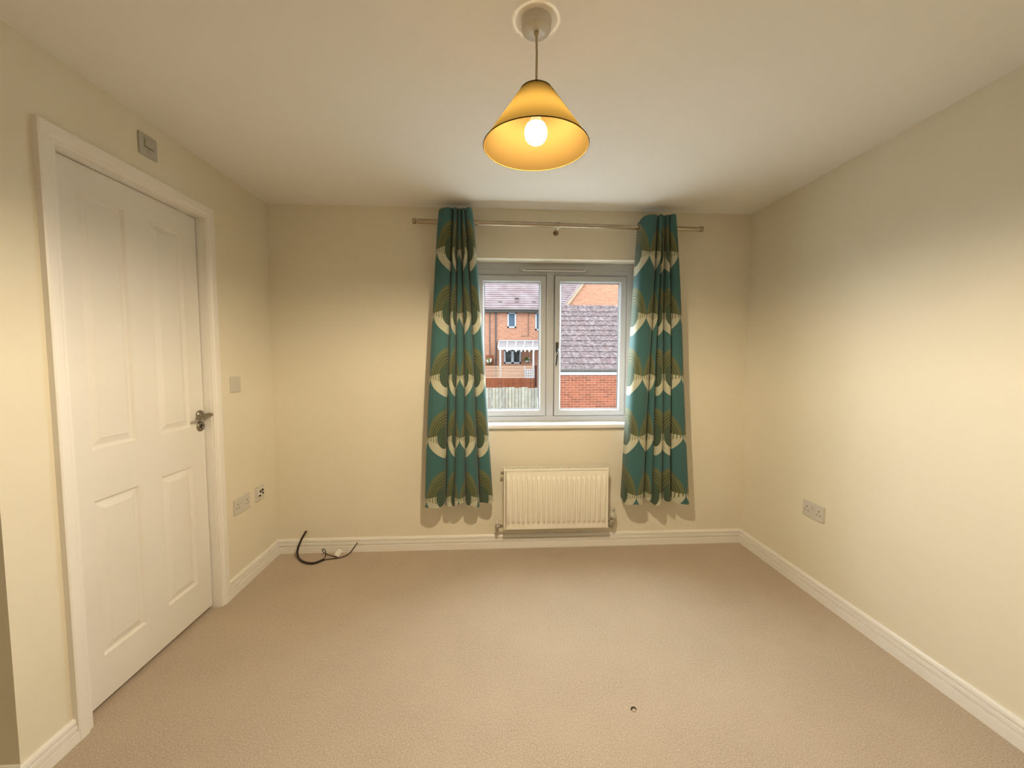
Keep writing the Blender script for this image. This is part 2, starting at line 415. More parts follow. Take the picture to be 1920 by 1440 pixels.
XD = XL-.034                             # face of the leaf
# door stops sit behind the leaf
part(MB().box((XD-.060, DY0, 0), (XD-.042, DY0+.014, DZ)), 'stop', M['white'], ln)
part(MB().box((XD-.060, DY1-.014, 0), (XD-.042, DY1, DZ)), 'stop', M['white'], ln)

L0, L1, LZ0, LZ1 = DY0+.0025, DY1-.004, .018, DZ-.003
PAN = [(1.556, 1.757, .182, .785), (1.868, 2.062, .182, .785), (1.556, 1.757, .968, 1.905), (1.868, 2.062, .968, 1.905)]
lb = MB()
ys = sorted({L0, L1} | {p[0] for p in PAN} | {p[1] for p in PAN}); zs = sorted({LZ0, LZ1} | {p[2] for p in PAN} | {p[3] for p in PAN})
for i in range(len(ys)-1):
    for j in range(len(zs)-1):
        if any(abs(ys[i]-p[0]) < 1e-6 and abs(zs[j]-p[2]) < 1e-6 for p in PAN): continue
        lb.add([(XD, ys[i], zs[j]), (XD, ys[i+1], zs[j]), (XD, ys[i+1], zs[j+1]), (XD, ys[i], zs[j+1])], [(0, 1, 2, 3)])
B = XD-.040
lb.add([(B, L0, LZ0), (B, L1, LZ0), (B, L1, LZ1), (B, L0, LZ1)], [(0, 3, 2, 1)])
for (a, b, c, d) in (((XD, L0, LZ0), (B, L0, LZ0), (B, L0, LZ1), (XD, L0, LZ1)), ((XD, L1, LZ0), (XD, L1, LZ1), (B, L1, LZ1), (B, L1, LZ0)),
                     ((XD, L0, LZ1), (B, L0, LZ1), (B, L1, LZ1), (XD, L1, LZ1)), ((XD, L0, LZ0), (XD, L1, LZ0), (B, L1, LZ0), (B, L0, LZ0))):
    lb.add([a, b, c, d], [(0, 1, 2, 3)])
door = struct(lb, 'door_1', M['door'], 'white four-panel internal door with metal lever handle', 'door')
def panel(p):
    """moulded panel: steep fall at the edge, flat channel, slow slope up to a raised field"""
    y0, y1, z0, z1 = p; mb = MB()
    rings = [(0, 0), (.004, .0), (.012, -.010), (.018, -.010), (.040, -.003), (.042, -.0015), (.046, -.0015)]
    vs_ = []
    for w, h in rings: vs_ += [(XD+h, y0+w, z0+w), (XD+h, y1-w, z0+w), (XD+h, y1-w, z1-w), (XD+h, y0+w, z1-w)]
    fs = [(i*4+k, i*4+(k+1) % 4, (i+1)*4+(k+1) % 4, (i+1)*4+k) for i in range(len(rings)-1) for k in range(4)]
    n = (len(rings)-1)*4; fs.append((n, n+1, n+2, n+3))
    return mb.add(vs_, fs)
for p in PAN: panel(p).build('panel', M['door'], door)
# lever handle on a round rose, keyhole escutcheon below
hy, hz = 2.121, 1.024
hm = MB().lathe([(.025, 0), (.0255, .004), (.024, .009), (.012, .011), (.010, .013)], 28, (XD, hy, hz), 'x').lathe([(.009, .010), (.009, .040)], 20, (XD, hy, hz), 'x')
hnd = hm.build('door_handle', M['handle'], door, label='dull metal lever handle')
pts = [(XD+.040, hy+.030, hz-.002), (XD+.042, hy+.015, hz), (XD+.042, hy, hz), (XD+.042, hy-.020, hz), (XD+.043, hy-.045, hz-.002), (XD+.044, hy-.068, hz-.005), (XD+.044, hy-.085, hz-.006)]
MB().tube(pts, [.008, .010, .0105, .010, .009, .008, .006], 12).build('lever', M['handle'], hnd)
MB().lathe([(.025, 0), (.0255, .004), (.023, .008), (.010, .009), (.009, .006)], 28, (XD, 2.122, .967), 'x').build('escutcheon', M['handle'], door, label='round dull metal keyhole escutcheon')
MB().box((XD+.006, 2.1185, .957), (XD+.0095, 2.1255, .977)).build('keyhole', M['hole'], door)

# ------------------------------------------------------------------ window
FY = D+.12
win = thing('window_1', 'white double casement window above the radiator', 'window', ((WX0+WX1)/2, FY, WZ0)); win['kind'] = 'structure'
def frame_ring(x0, x1, z0, z1, w, yf, depth, chamf=.008, bot=None, top=None):
    """mitred picture-frame ring with a chamfered inner edge"""
    bot = w if bot is None else bot; top = w if top is None else top
    mb = MB(); prof = [(0, 0), (0, -depth*0), (.80, 0), (1.0, chamf), (1.0, depth)]
    prof = [(0, depth), (0, .002), (.06, 0), (.78, 0), (1.0, chamf), (1.0, depth)]
    vs_ = []
    for a, dd in prof:
        vs_ += [(x0+w*a, yf+dd, z0+bot*a), (x1-w*a, yf+dd, z0+bot*a), (x1-w*a, yf+dd, z1-top*a), (x0+w*a, yf+dd, z1-top*a)]
    n = len(prof)
    fs = [(i*4+k, i*4+(k+1) % 4, ((i+1) % n)*4+(k+1) % 4, ((i+1) % n)*4+k) for i in range(n) for k in range(4)]
    return mb.add(vs_, fs)
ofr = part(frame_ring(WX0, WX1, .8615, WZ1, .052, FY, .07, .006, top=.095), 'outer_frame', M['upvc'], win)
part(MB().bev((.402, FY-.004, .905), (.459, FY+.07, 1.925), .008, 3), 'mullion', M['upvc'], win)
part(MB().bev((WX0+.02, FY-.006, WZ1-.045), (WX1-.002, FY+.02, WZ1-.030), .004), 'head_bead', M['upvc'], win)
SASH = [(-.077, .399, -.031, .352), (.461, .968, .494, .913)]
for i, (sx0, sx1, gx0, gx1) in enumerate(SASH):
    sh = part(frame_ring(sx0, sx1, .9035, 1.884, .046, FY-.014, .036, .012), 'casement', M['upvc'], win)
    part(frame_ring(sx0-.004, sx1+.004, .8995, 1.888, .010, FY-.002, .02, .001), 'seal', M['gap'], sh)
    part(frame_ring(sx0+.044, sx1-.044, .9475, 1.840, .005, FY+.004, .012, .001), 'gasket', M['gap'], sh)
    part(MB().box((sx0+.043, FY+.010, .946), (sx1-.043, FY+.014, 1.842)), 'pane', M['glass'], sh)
# espagnolette handle on the right-hand casement
hx = .478
h_ = part(MB().bev((hx-.011, FY-.030, 1.350), (hx+.011, FY-.012, 1.425), .006, 2), 'window_handle', M['winhandle'], win, label='polished metal window handle')
part(MB().tube([(hx, FY-.030, 1.372), (hx, FY-.045, 1.370), (hx+.002, FY-.050, 1.355), (hx-.004, FY-.052, 1.320), (hx-.008, FY-.050, 1.280), (hx-.010, FY-.047, 1.262)], [.008, .009, .009, .008, .007, .006], 10), 'lever', M['winhandle'], h_)
part(MB().sphere((hx+.002, FY-.034, 1.395), .006, 12, 8), 'lock_button', M['dark'], h_)
# trickle vent
tv = part(MB().bev((.215, FY-.016, 1.915), (.690, FY+.002, 1.950), .005, 2), 'trickle_vent', M['upvc'], win)
part(MB().bev((.235, FY-.024, 1.914), (.672, FY-.012, 1.922), .003, 2), 'vent_flap', M['sill'], tv)
part(MB().box((.245, FY-.0175, 1.9235), (.662, FY-.010, 1.9265)), 'vent_slot', M['gap'], tv)
# sill board
sl = MB().bev((WX0+.001, D-.002, .834), (WX1-.001, FY+.02, .8615), .002, 1).bev((WX0-.035, D-.030, .834), (WX1+.035, D-.0005, .8615), .008, 3)
part(sl, 'window_sill', M['sill'], win)

# ------------------------------------------------------------------ radiator
RX0, RX1, RZ0, RZ1 = .096, .801, .166, .578
RYF, RYB = D-.098, D-.032
rad = thing('radiator', 'cream fluted panel radiator on the wall under the window', 'radiator', ((RX0+RX1)/2, D-.06, RZ0))
mb = MB(); NF = 20; pitch = (RX1-RX0-.026)/NF
xs = [RX0+.004, RX0+.013]+[RX0+.013+pitch*(k+f) for k in range(NF) for f in (.0, .19, .235, .28, .72, .765, .81)]+[RX1-.013, RX1-.004]
zz = [RZ0+.006, RZ0+.030, RZ0+.044, RZ0+.052, RZ0+.062, .36, RZ1-.078, RZ1-.068, RZ1-.060, RZ1-.046, RZ1-.018]
hz_ = [0, 0, .25, .7, 1, 1, 1, .7, .25, 0, 0]
hx_ = [0, 0]+[0, .02, .5, 1, 1, .5, .02]*NF+[0, 0]
vs_ = [(x, RYF-.0165*a*b, z) for z, b in zip(zz, hz_) for x, a in zip(xs, hx_)]
nx_ = len(xs)
mb.add(vs_, [(j*nx_+i, j*nx_+i+1, (j+1)*nx_+i+1, (j+1)*nx_+i) for j in range(len(zz)-1) for i in range(nx_-1)], True)
part(mb, 'front_panel', M['rad'], rad)
part(MB().box((RX0+.004, RYB, RZ0+.01), (RX1-.004, RYB+.004, RZ1-.02)), 'back_panel', M['rad'], rad)
fr_ = MB().box((RX0+.002, RYF+.001, RZ0), (RX1-.002, RYF+.006, RZ0+.008)); part(fr_, 'bottom_flange', M['rad'], rad)
for x0, x1 in ((RX0, RX0+.006), (RX1-.006, RX1)):
    part(MB().bev((x0, RYF-.004, RZ0-.002), (x1, RYB+.004, RZ1), .002), 'side_panel', M['rad'], rad)
g = part(MB().bev((RX0+.002, RYF-.002, RZ1-.016), (RX1-.002, RYF+.008, RZ1-.001), .002).bev((RX0+.002, RYB-.002, RZ1-.012), (RX1-.002, RYB+.004, RZ1-.001), .002), 'top_grille', M['rad'], rad)
sm_ = MB(); n = 58
for k in range(n):
    x = RX0+.014+(RX1-RX0-.028)*k/(n-1)
    sm_.box((x-.0022, RYF+.006, RZ1-.0035), (x+.0022, RYB, RZ1-.0022))
part(sm_, 'grille_bars', M['rad'], g)
part(MB().box((RX0+.008, RYF+.008, RZ0+.03), (RX1-.008, RYB-.002, RZ1-.035)), 'convector_core', M['grille'], rad)
# valves and pipes
vm = D-.062
tr_ = part(MB().lathe([(.011, .165), (.011, .178), (.0145, .180), (.0145, .203), (.012, .205), (.012, .214), (.017, .216), (.017, .224)], 20, (.846, vm, 0)), 'thermostatic_valve', M['chrome'], rad)
part(MB().lathe([(.016, .223), (.0205, .226), (.0215, .236), (.020, .250), (.0165, .262), (.0145, .276), (.0135, .286), (.010, .289)], 24, (.846, vm, 0)), 'valve_head', M['plastic'], tr_)
part(MB().box((.840, vm-.0175, .264), (.8415, vm-.010, .285)).box((.849, vm-.0175, .264), (.8505, vm-.010, .285)), 'head_slots', M['hole'], tr_)
part(MB().lathe([(.009, -.050), (.009, -.022), (.0135, -.022), (.0135, -.004), (.009, -.004), (.009, .0)], 18, (.846, vm, .193), 'x'), 'union_nut', M['chrome'], tr_)
part(MB().tube([(.846, vm, .168), (.846, vm, .152), (.844, vm+.006, .144), (.842, vm+.02, .142), (.842, D+.002, .142)], .0075, 12), 'tail_pipe', M['chrome'], tr_)
lv = part(MB().lathe([(.011, .150), (.011, .166), (.0135, .168), (.0135, .186), (.010, .188), (.010, .194)], 20, (.052, vm, 0)), 'lockshield_valve', M['chrome'], rad)
part(MB().lathe([(.0085, .192), (.009, .200), (.0075, .214), (.004, .217)], 16, (.052, vm, 0)), 'valve_cap', M['plastic'], lv)
part(MB().lathe([(.009, .0), (.009, .006), (.0135, .006), (.0135, .022), (.009, .022), (.009, .046)], 18, (.052, vm, .177), 'x'), 'union_nut', M['chrome'], lv)
part(MB().tube([(.052, vm, .153), (.052, vm, .138), (.054, vm+.006, .130), (.056, vm+.02, .128), (.056, D+.002, .128)], .0075, 12), 'tail_pipe', M['chrome'], lv)
part(MB().lathe([(.007, -.018), (.010, -.018), (.010, -.004), (.006, -.004), (.006, .0)], 14, (RX0, vm, .542), 'x'), 'bleed_plug', M['chrome'], rad)
for bx in (.25, .65): part(MB().box((bx-.012, RYB+.003, .22), (bx+.012, D+.001, .52)), 'wall_bracket', M['rad'], rad)

# ------------------------------------------------------------------ curtain pole
RY, RZ = D-.085, 2.1715
pole = thing('curtain_pole', 'brushed metal curtain pole above the window', 'curtain pole', (.46, RY, RZ))
pz0, pz1 = 2.1765, 2.1605
def pz(x): return pz0+(pz1-pz0)*(x+.48)/1.89
part(MB().tube([(-.452, RY, pz(-.452)), (.452, RY, pz(.452))], .0155, 20), 'pole', M['nickel'], pole)
part(MB().tube([(.448, RY, pz(.448)), (1.385, RY, pz(1.385))], .0135, 20), 'pole', M['nickel'], pole)
for x, s in ((-.452, -1), (1.380, 1)):
    part(MB().lathe([(.011, 0), (.011, .007), (.0175, .008), (.0175, .027), (.014, .030)] if s > 0 else [(.014, -.030), (.0175, -.027), (.0175, -.008), (.011, -.007), (.011, 0)], 20, (x, RY, pz(x)), 'x'), 'finial', M['nickel'], pole)
part(MB().lathe([(.0175, -.007), (.0175, .007)], 20, (.452, RY, pz(.452)), 'x'), 'joint_ring', M['nickel'], pole)
for x in (-.300, .446, 1.205):
    z = pz(x); bm_ = MB().tube([(x, RY, z-.014), (x, RY+.015, z-.026), (x, RY+.045, z-.026), (x, D-.008, z-.026)], .0065, 12).lathe([(.016, -.009), (.018, -.007), (.018, .001)], 20, (x, D, z-.026), 'y')
    bm_.torus((x, RY, z), .0175, .003, 'x', 20, 6)
    part(bm_, 'bracket', M['nickel'], pole)

# ------------------------------------------------------------------ curtains
def curtain(label, lobes_top, lobes_bot, ucoord, ztop, zbot, lead=(0, 0), mirror_phase=0.0):
    """lobes: list of x positions of the back folds (n+1); ucoord: cloth coordinate (in motif columns) at each back fold"""
    root = thing('curtain', label, 'curtain', ((lobes_bot[0]+lobes_bot[-1])/2, RY, zbot), 'pair of curtains at the window')
    NZ, NA = 56, 14; nl = len(lobes_top)-1
    def section(t):
        """t 0 top .. 1 bottom -> list of (x, y, u)"""
        out = []
        e = t**.85
        X_ = [a+(b-a)*e for a, b in zip(lobes_top, lobes_bot)]
        for i in range(nl):
            x0, x1 = X_[i], X_[i+1]; w = x1-x0
            front = .064+.012*math.sin(i*2.1+t*3)+min(.02, w*.08)
            back = .048
            if i == 0: b0 = lead[0]; b1 = back
            elif i == nl-1: b0 = back; b1 = lead[1]
            else: b0 = b1 = back
            for k in range(NA+(1 if i == nl-1 else 0)):
                a = k/NA
                s_ = math.sin(PI*a)**.62
                base = b0+(b1-b0)*a
                bulge = -.185*w*math.sin(2*PI*a)
                x = x0+w*a+bulge+.006*math.sin(t*7+i*1.7)*t*math.sin(PI*a)
                y = RY+base*(1-s_)-front*s_
                u = ucoord[i]+(ucoord[i+1]-ucoord[i])*a
                out.append((x, y, u))
        return out
    def sheet(off, z0, z1):
        vs_ = []; uvs = []; nn = None
        for j in range(NZ+1):
            t = j/NZ; sec = section(t); nn = len(sec)
            for k, (x, y, u) in enumerate(sec):
                ztop_ = z0
                if k < NA*1.0: ztop_ = z0-.025*(1-k/NA)**3        # soft corner at the outer top
                zb = z1+.016*math.sin(u*4.1+.7)+.008*math.sin(u*9)
                z = ztop_+(zb-ztop_)*t
                if off:
                    p, q = sec[max(k-1, 0)], sec[min(k+1, nn-1)]
                    d = Vector((q[0]-p[0], q[1]-p[1])).normalized()
                    x, y = x-d.y*off, y+d.x*off
                vs_.append((x, y, z)); uvs.append((u, z))
        fs = [(j*nn+k, j*nn+k+1, (j+1)*nn+k+1, (j+1)*nn+k) for j in range(NZ) for k in range(nn-1)]
        return vs_, fs, uvs
    for nm, off, m_, z0, z1 in (('cloth', 0, M['curtain'], ztop, zbot), ('lining', .005, M['lining'], ztop-.03, zbot+.03)):
        vs_, fs, uvs = sheet(off, z0, z1)
        me = bpy.data.meshes.new(nm); me.from_pydata(vs_, [], fs); me.update()
        uvl = me.uv_layers.new(name='UVMap')
        for lp in me.loops: uvl.data[lp.index].uv = (uvs[lp.vertex_index][0], uvs[lp.vertex_index][1]-1.855+mirror_phase)
        for p in me.polygons: p.use_smooth = True
        o = link(nm, me, m_, root); o.matrix_parent_inverse = Matrix.Translation(-root.location)
    # eyelet rings where the cloth crosses the pole
    sec = section(.03); prev = sec[0]
    for q in sec[1:]:
        if (prev[1]-RY)*(q[1]-RY) < 0:
            part(MB().torus(((prev[0]+q[0])/2, RY, pz(q[0])), .0205, .0028, 'x', 20, 6), 'eyelet', M['nickel'], root)
        prev = q
    return root
def px(us, v, y=RY-.03): return [aty(u, v, y).x for u in us]
# fold positions read at the pole and at the hem
curtain('teal swirl-patterned eyelet curtain hanging beside the wall with the door',
        px([823, 851, 858, 866, 873, 886], 415), px([796, 834, 852, 874, 899, 924], 920),
        [-.78, .22, 1.22, 1.80, 2.72, 3.62], 2.243, .355, (-.01, .040))
curtain('teal swirl-patterned eyelet curtain hanging beside the plain side wall',
        px([1203, 1232, 1239, 1245, 1251, 1264], 420), px([1170, 1206, 1222, 1240, 1257, 1291], 920),
        [-1.05, .06, .80, 1.62, 2.15, 2.72], 2.228, .352, (.042, -.01))

# ------------------------------------------------------------------ pendant lamp
LX, LY = .1405, 1.250
lamp = thing('pendant_lamp', 'lit ceiling pendant with yellow conical fabric shade', 'lamp', (LX, LY, H))
part(MB().lathe([(.0445, H+.0005), (.0445, H-.004), (.0425, H-.006), (.0425, H-.026), (.040, H-.030), (.006, H-.031)], 40, (LX, LY, 0)), 'ceiling_rose', M['plastic'], lamp)
part(MB().lathe([(.007, H-.030), (.0075, H-.036), (.005, H-.043)], 16, (LX, LY, 0)), 'cord_grip', M['cord'], lamp)
part(MB().tube([(LX, LY, H-.038), (LX+.0015, LY, H-.09), (LX+.0005, LY, 2.10), (LX, LY, 2.05)], .0035, 10), 'cord', M['cord'], lamp)
part(MB().lathe([(.008, 2.085), (.016, 2.080), (.017, 2.056), (.037, 2.054), (.0385, 2.050), (.037, 2.047), (.017, 2.045), (.0145, 2.024)], 28, (LX, LY, 0)), 'lamp_holder_baffle', M['plastic'], lamp)  # holder plus an added wide flange, hidden, blocking bulb light towards the ceiling
ST, SB, RT, RB = 2.098, 1.938, .046, .1555
sh = part(MB().lathe([(RB, SB), (RT+(RB-RT)*.66, SB+(ST-SB)*.34), (RT+(RB-RT)*.33, SB+(ST-SB)*.67), (RT, ST)], 72, (LX, LY, 0), cap=False), 'shade', M['shade'], lamp, label='yellow cone-shaped fabric shade')
part(MB().torus((LX, LY, SB), RB, .0014, 'z', 72, 6), 'bottom_ring', M['shadetrim'], sh)
part(MB().torus((LX, LY, ST), RT, .0014, 'z', 48, 6), 'top_ring', M['shadetrim'], sh)
a_ = -.35
part(MB().tube([(LX+(RB+.0015)*math.cos(a_), LY+(RB+.0015)*math.sin(a_), SB), (LX+(RT+.0015)*math.cos(a_), LY+(RT+.0015)*math.sin(a_), ST)], .0014, 6), 'seam', M['shadetrim'], sh)
for k in range(3):
    t = k*2*PI/3+.5
    part(MB().tube([(LX+.038*math.cos(t), LY+.038*math.sin(t), 2.052), (LX+RT*math.cos(t), LY+RT*math.sin(t), ST-.002)], .0012, 6), 'spoke', M['nickel'], sh)
part(MB().lathe([(.0005, 1.9445), (.0115, 1.9465), (.0215, 1.952), (.0295, 1.9615), (.0328, 1.977), (.0310, 1.990), (.0262, 2.000)], 28, (LX, LY, 0)), 'bulb', M['bulb'], lamp, label='glowing white bulb')
part(MB().lathe([(.0264, 1.999), (.020, 2.011), (.0145, 2.021), (.013, 2.034)], 28, (LX, LY, 0)), 'bulb_neck', M['plastic'], lamp)


# ------------------------------------------------------------------ wall plates
def plate_on(side, name, label, cat, yc, zc, w, h, mplate, group=None, build=None):
    """side: 'L' (x=XL, facing +x) or 'R' (x=XR, facing -x). Local frame: a along wall (+ = into the room's right when facing it), b up, n outwards"""
    x0 = XL if side == 'L' else XR; sgn = 1 if side == 'L' else -1
    root = thing(name, label, cat, (x0, yc, zc), group)
    def bxx(a0, a1, b0, b1, n0, n1, r=None):
        # facing the left wall, y runs to the right; facing the right wall, y runs to the left
        p = (x0+sgn*n0, yc+sgn*a0, zc+b0); q = (x0+sgn*n1, yc+sgn*a1, zc+b1)
        lo = tuple(min(i, j) for i, j in zip(p, q)); hi = tuple(max(i, j) for i, j in zip(p, q))
        return MB().bev(lo, hi, r, 2) if r else MB().box(lo, hi)
    part(bxx(-w/2, w/2, -h/2, h/2, -.001, .0095, .003), 'faceplate', mplate, root)
    build(root, bxx)
    return root
def double_socket(root, bx):
    for c in (-.042, .042):
        hm_ = MB()
        for a0, a1, b0, b1 in ((c-.0025, c+.0025, .006, .015), (c-.0145, c-.0075, -.012, -.0075), (c+.0075, c+.0145, -.012, -.0075)):
            m_ = bx(a0, a1, b0, b1, .006, .0099); hm_.add(m_.v, m_.f)
        part(hm_, 'socket_holes', M['hole'], root)
    for c in (-.0105, .0105):
        part(bx(c-.0055, c+.0055, .004, .024, .008, .0122, .0015), 'rocker_switch', M['plastic'], root)
    for c in (-.062, .062):
        part(bx(c-.002, c+.002, -.002, .002, .008, .0100), 'screw_cap', M['plastic'], root)
plate_on('R', 'wall_socket', 'white double socket alone on the plain side wall', 'socket', 2.114, .470, .146, .086, M['plastic'], build=double_socket)
plate_on('L', 'wall_socket', 'off-white double socket beside the door architrave', 'socket', 2.373, .477, .146, .086, M['plastic'], build=double_socket)
def single_switch(root, bx):
    part(bx(-.007, .007, -.014, .014, .008, .0125, .002), 'rocker_switch', M['plastic'], root)
plate_on('L', 'light_switch', 'single white light switch beside the door above handle height', 'switch', 2.358, 1.164, .086, .086, M['plastic'], build=single_switch)
def isolator(root, bx):
    part(bx(-.022, .022, -.006, .024, .008, .0135, .002), 'rocker_switch', M['greyplastic'], root)
    part(bx(-.026, .026, -.0095, -.0075, .007, .0100), 'recess_line', M['hole'], root)
    part(bx(-.006, .010, -.026, -.018, .008, .0112, .001), 'indicator', M['greyplastic'], root)
plate_on('L', 'isolator_switch', 'square grey isolator switch high on wall above the door', 'switch', 1.838, 2.187, .088, .088, M['greyplastic'], build=isolator)
def aerial(root, bx):
    part(bx(-.026, .030, -.010, .030, .006, .0125, .002), 'module', M['tag'], root)
    for a, b, r in ((-.010, .012, .0085), (.013, .016, .0085), (-.016, -.012, .0065), (.016, -.004, .0065)):
        m_ = MB().lathe([(r*.8, .010), (r*.8, .018), (r*.5, .020)], 14, (XL, 2.556+a, .480+b), 'x')
        part(m_, 'aerial_plug', M['dark'], root)
plate_on('L', 'aerial_socket', 'small aerial wall plate with black plugs beside the double socket', 'socket', 2.556, .480, .086, .086, M['plastic'], build=aerial)

# ------------------------------------------------------------------ loose cable
cb_ = thing('aerial_cable', 'black cable looping out of wall onto the carpet', 'cable', (-1.15, 2.66, 0))
def smooth(pts, n=6):
    pts = [Vector(p) for p in pts]; out = []
    for i in range(len(pts)-1):
        p0, p1, p2, p3 = pts[max(i-1, 0)], pts[i], pts[i+1], pts[min(i+2, len(pts)-1)]
        for k in range(n):
            t = k/n
            out.append(.5*((2*p1)+(-p0+p2)*t+(2*p0-5*p1+4*p2-p3)*t*t+(-p0+3*p1-3*p2+p3)*t**3))
    return out+[pts[-1]]
thick = [aty(574, 996, D+.003), aty(570, 1003, D-.02), aty(565, 1012, D-.035), aty(559.5, 1026, D-.06), aty(557.5, 1036, D-.07), atz(560, 1046, .010), atz(568, 1053, .008), atz(580, 1056, .008), atz(592, 1055, .008), atz(607, 1049, .0075)]
part(MB().tube(smooth(thick), .0070, 12), 'sheathed_cable', M['cable'], cb_)
thin = [atz(604, 1050, .006), atz(620, 1048, .004), atz(636, 1046, .004), atz(648, 1042, .006), atz(656, 1036.5, .012), aty(663, 1027.5, D-.05), aty(668, 1020.5, D-.045)]
part(MB().tube(smooth(thin), .0032, 8), 'thin_lead', M['cable'], cb_)
loop = [atz(607, 1049, .006), aty(610, 1043, D-.075), aty(611, 1037, D-.07), aty(609, 1031, D-.065), aty(605.5, 1029.5, D-.06), aty(604.5, 1032, D-.06), aty(607, 1036, D-.062), aty(612, 1039, D-.065), aty(620, 1041.5, D-.075), atz(632, 1044.5, .005)]
part(MB().tube(smooth(loop), .0028, 8), 'thin_lead', M['cable'], cb_)
e0, e1 = thin[-1], aty(669.5, 1018, D-.043)
part(MB().tube([e0, e1, e1+(e1-e0)*.6], [.0042, .0045, .0025], 10), 'connector', M['nickel'], cb_)
tg = [aty(627, 1040, D-.10), aty(634.5, 1044.5, D-.105), aty(642, 1032.5, D-.075), aty(634, 1030, D-.07)]
part(MB().prism(tg, (0, .0015, .002)), 'paper_tag', M['tag'], cb_)

# snag in the carpet
sp_ = atz(1188, 1331, 0.0)
sn = thing('carpet_snag', 'small dark pulled tuft in the middle of the carpet', 'carpet mark', (sp_.x, sp_.y, 0))
arc = [(sp_.x+.0085*math.cos(a), sp_.y+.006*math.sin(a), .0028+.002*math.sin(a)) for a in [PI*k/8 for k in range(-1, 10)]]
part(MB().tube(arc, .0026, 8), 'dark_thread', mottled('dark_carpet_thread', (.07, .05, .03), (.05, .035, .02), 200, .95), sn)
part(MB().sphere((sp_.x+.001, sp_.y-.003, .001), .008, 14, 8, (1, .8, .45)), 'pale_tuft', mottled('pale_carpet_tuft', (.62, .53, .42), (.56, .47, .36), 300, .95), sn)

# ================================================================== outdoors
GZ = -1.45
struct(MB().box((-40, D+.35, GZ-.2), (60, 90, GZ)), 'ground', M['bounce_ground'], 'garden ground between the houses', 'ground')
# --- garage with tiled roof
GY = 12.6; GX0, GX1 = 2.09, 9.0
EZ = 1.02; PT = math.radians(35); ROWS, GA = 12, .338
gar = thing('garage', 'low brick garage with mottled tiled roof outside the window', 'garage', ((GX0+GX1)/2, GY, GZ))
gw = part(MB().box((GX0+.1, GY+.012, GZ), (GX1, GY+4.4, EZ-.12)), 'brick_wall', M['brickwall'], gar)
BX0 = 2.20; NBX, NBZ = 13, 21; ZB = EZ-.205
part(MB().box((GX0+.1, GY+.004, ZB-NBZ*.075-.01), (BX0+NBX*.225+.12, GY+.0125, ZB+.02)), 'mortar_bed', M['mortar'], gw)
bme = MB().bev((-.1075, -.006, -.0325), (.1075, .008, .0325), .003, 1).mesh('brick'); bme.materials.append(M['brick'])
def child_obj(name, me, parent, loc, rot=None):
    o = bpy.data.objects.new(name, me); COL.objects.link(o); o.parent = parent
    o.location = loc
    if rot: o.rotation_euler = rot
    return o
for j in range(NBZ):
    for i in range(NBX):
        o = child_obj('brick', bme, gw, Vector((0, 0, 0)))
        o.location = Vector((BX0+i*.225+(.1125 if j % 2 else 0), GY+random.uniform(-.002, .002), ZB-.0375-j*.075))
rf = part(MB().prism([(GX0, GY-.12, EZ-.10), (GX0, GY+3.33, EZ+2.33-.08), (GX0, GY+4.5, EZ+1.4), (GX0, GY+4.5, EZ-.10)], (GX1-GX0, 0, 0)), 'roof', M['rooffar'], gar)
tw = .305
tb = MB()                                  # one interlocking tile, local: x across, y up the slope, z normal
prof = [(-tw/2+.002, .0), (-tw/2+.03, .012), (-.05, .004), (.0, .0), (.03, .012), (.07, .014), (tw/2-.03, .004), (tw/2-.002, .0)]
v = []
for yy, zz_ in ((0, .026), (GA+.03, .0)):
    v += [(x, yy, z+zz_) for x, z in prof]
    v += [(x, yy, z+zz_-.018) for x, z in prof]
n = len(prof)
fs = [(k, k+1, 2*n+k+1, 2*n+k) for k in range(n-1)]+[(k, n+k, n+k+1, k+1) for k in range(n-1)]+[(2*n+k, 2*n+k+1, 3*n+k+1, 3*n+k) for k in range(n-1)]
fs += [(0, 2*n, 3*n, n), (n-1, 2*n-1, 4*n-1, 3*n-1)]
tme = tb.add(v, fs).mesh('tile'); tme.materials.append(M['tile'])
NT_ = 13
for j in range(ROWS):
    for i in range(NT_):
        o = child_obj('tile', tme, rf, None or Vector((0, 0, 0)))
        s_ = -.10+j*GA
        o.location = Vector((GX0+tw/2+i*tw+(tw/2 if j % 2 else 0)-.02, GY+s_*math.cos(PT)-.06, EZ+s_*math.sin(PT)-.03))
        o.rotation_euler = (PT, 0, 0)
# right-hand remainder of the slope, out of the window's view, as plain courses
rest = MB()
for j in range(ROWS):
    s_ = -.10+j*GA; y0 = GY+s_*math.cos(PT)-.06; z0 = EZ+s_*math.sin(PT)-.03+.02
    y1 = y0+GA*math.cos(PT); z1 = z0+GA*math.sin(PT)-.02
    rest.add([(GX0+NT_*tw+.1, y0, z0), (GX1, y0, z0), (GX1, y1, z1), (GX0+NT_*tw+.1, y1, z1)], [(0, 1, 2, 3)])
part(rest, 'tile_courses', M['rooffar'], rf)
rz_ = EZ+2.30; ry_ = GY+3.28
for i in range(9):
    part(MB().lathe([(.12, i*.45+.005), (.125, i*.45+.445)], 12, (GX0, ry_, rz_-.06), 'x'), 'ridge_tile', M['tile'], rf)
part(MB().box((GX0, GY-.045, EZ-.225), (GX1, GY-.012, EZ-.075)), 'fascia', M['fascia'], gar)
gt = part(MB().tube([(GX0, GY-.105, EZ-.075), (GX1, GY-.105, EZ-.075)], .055, 12), 'gutter', M['gutter'], gar)
for x in (2.9, 3.85): part(MB().box((x-.02, GY-.165, EZ-.13), (x+.02, GY-.04, EZ-.06)), 'gutter_bracket', M['gutter'], gt)

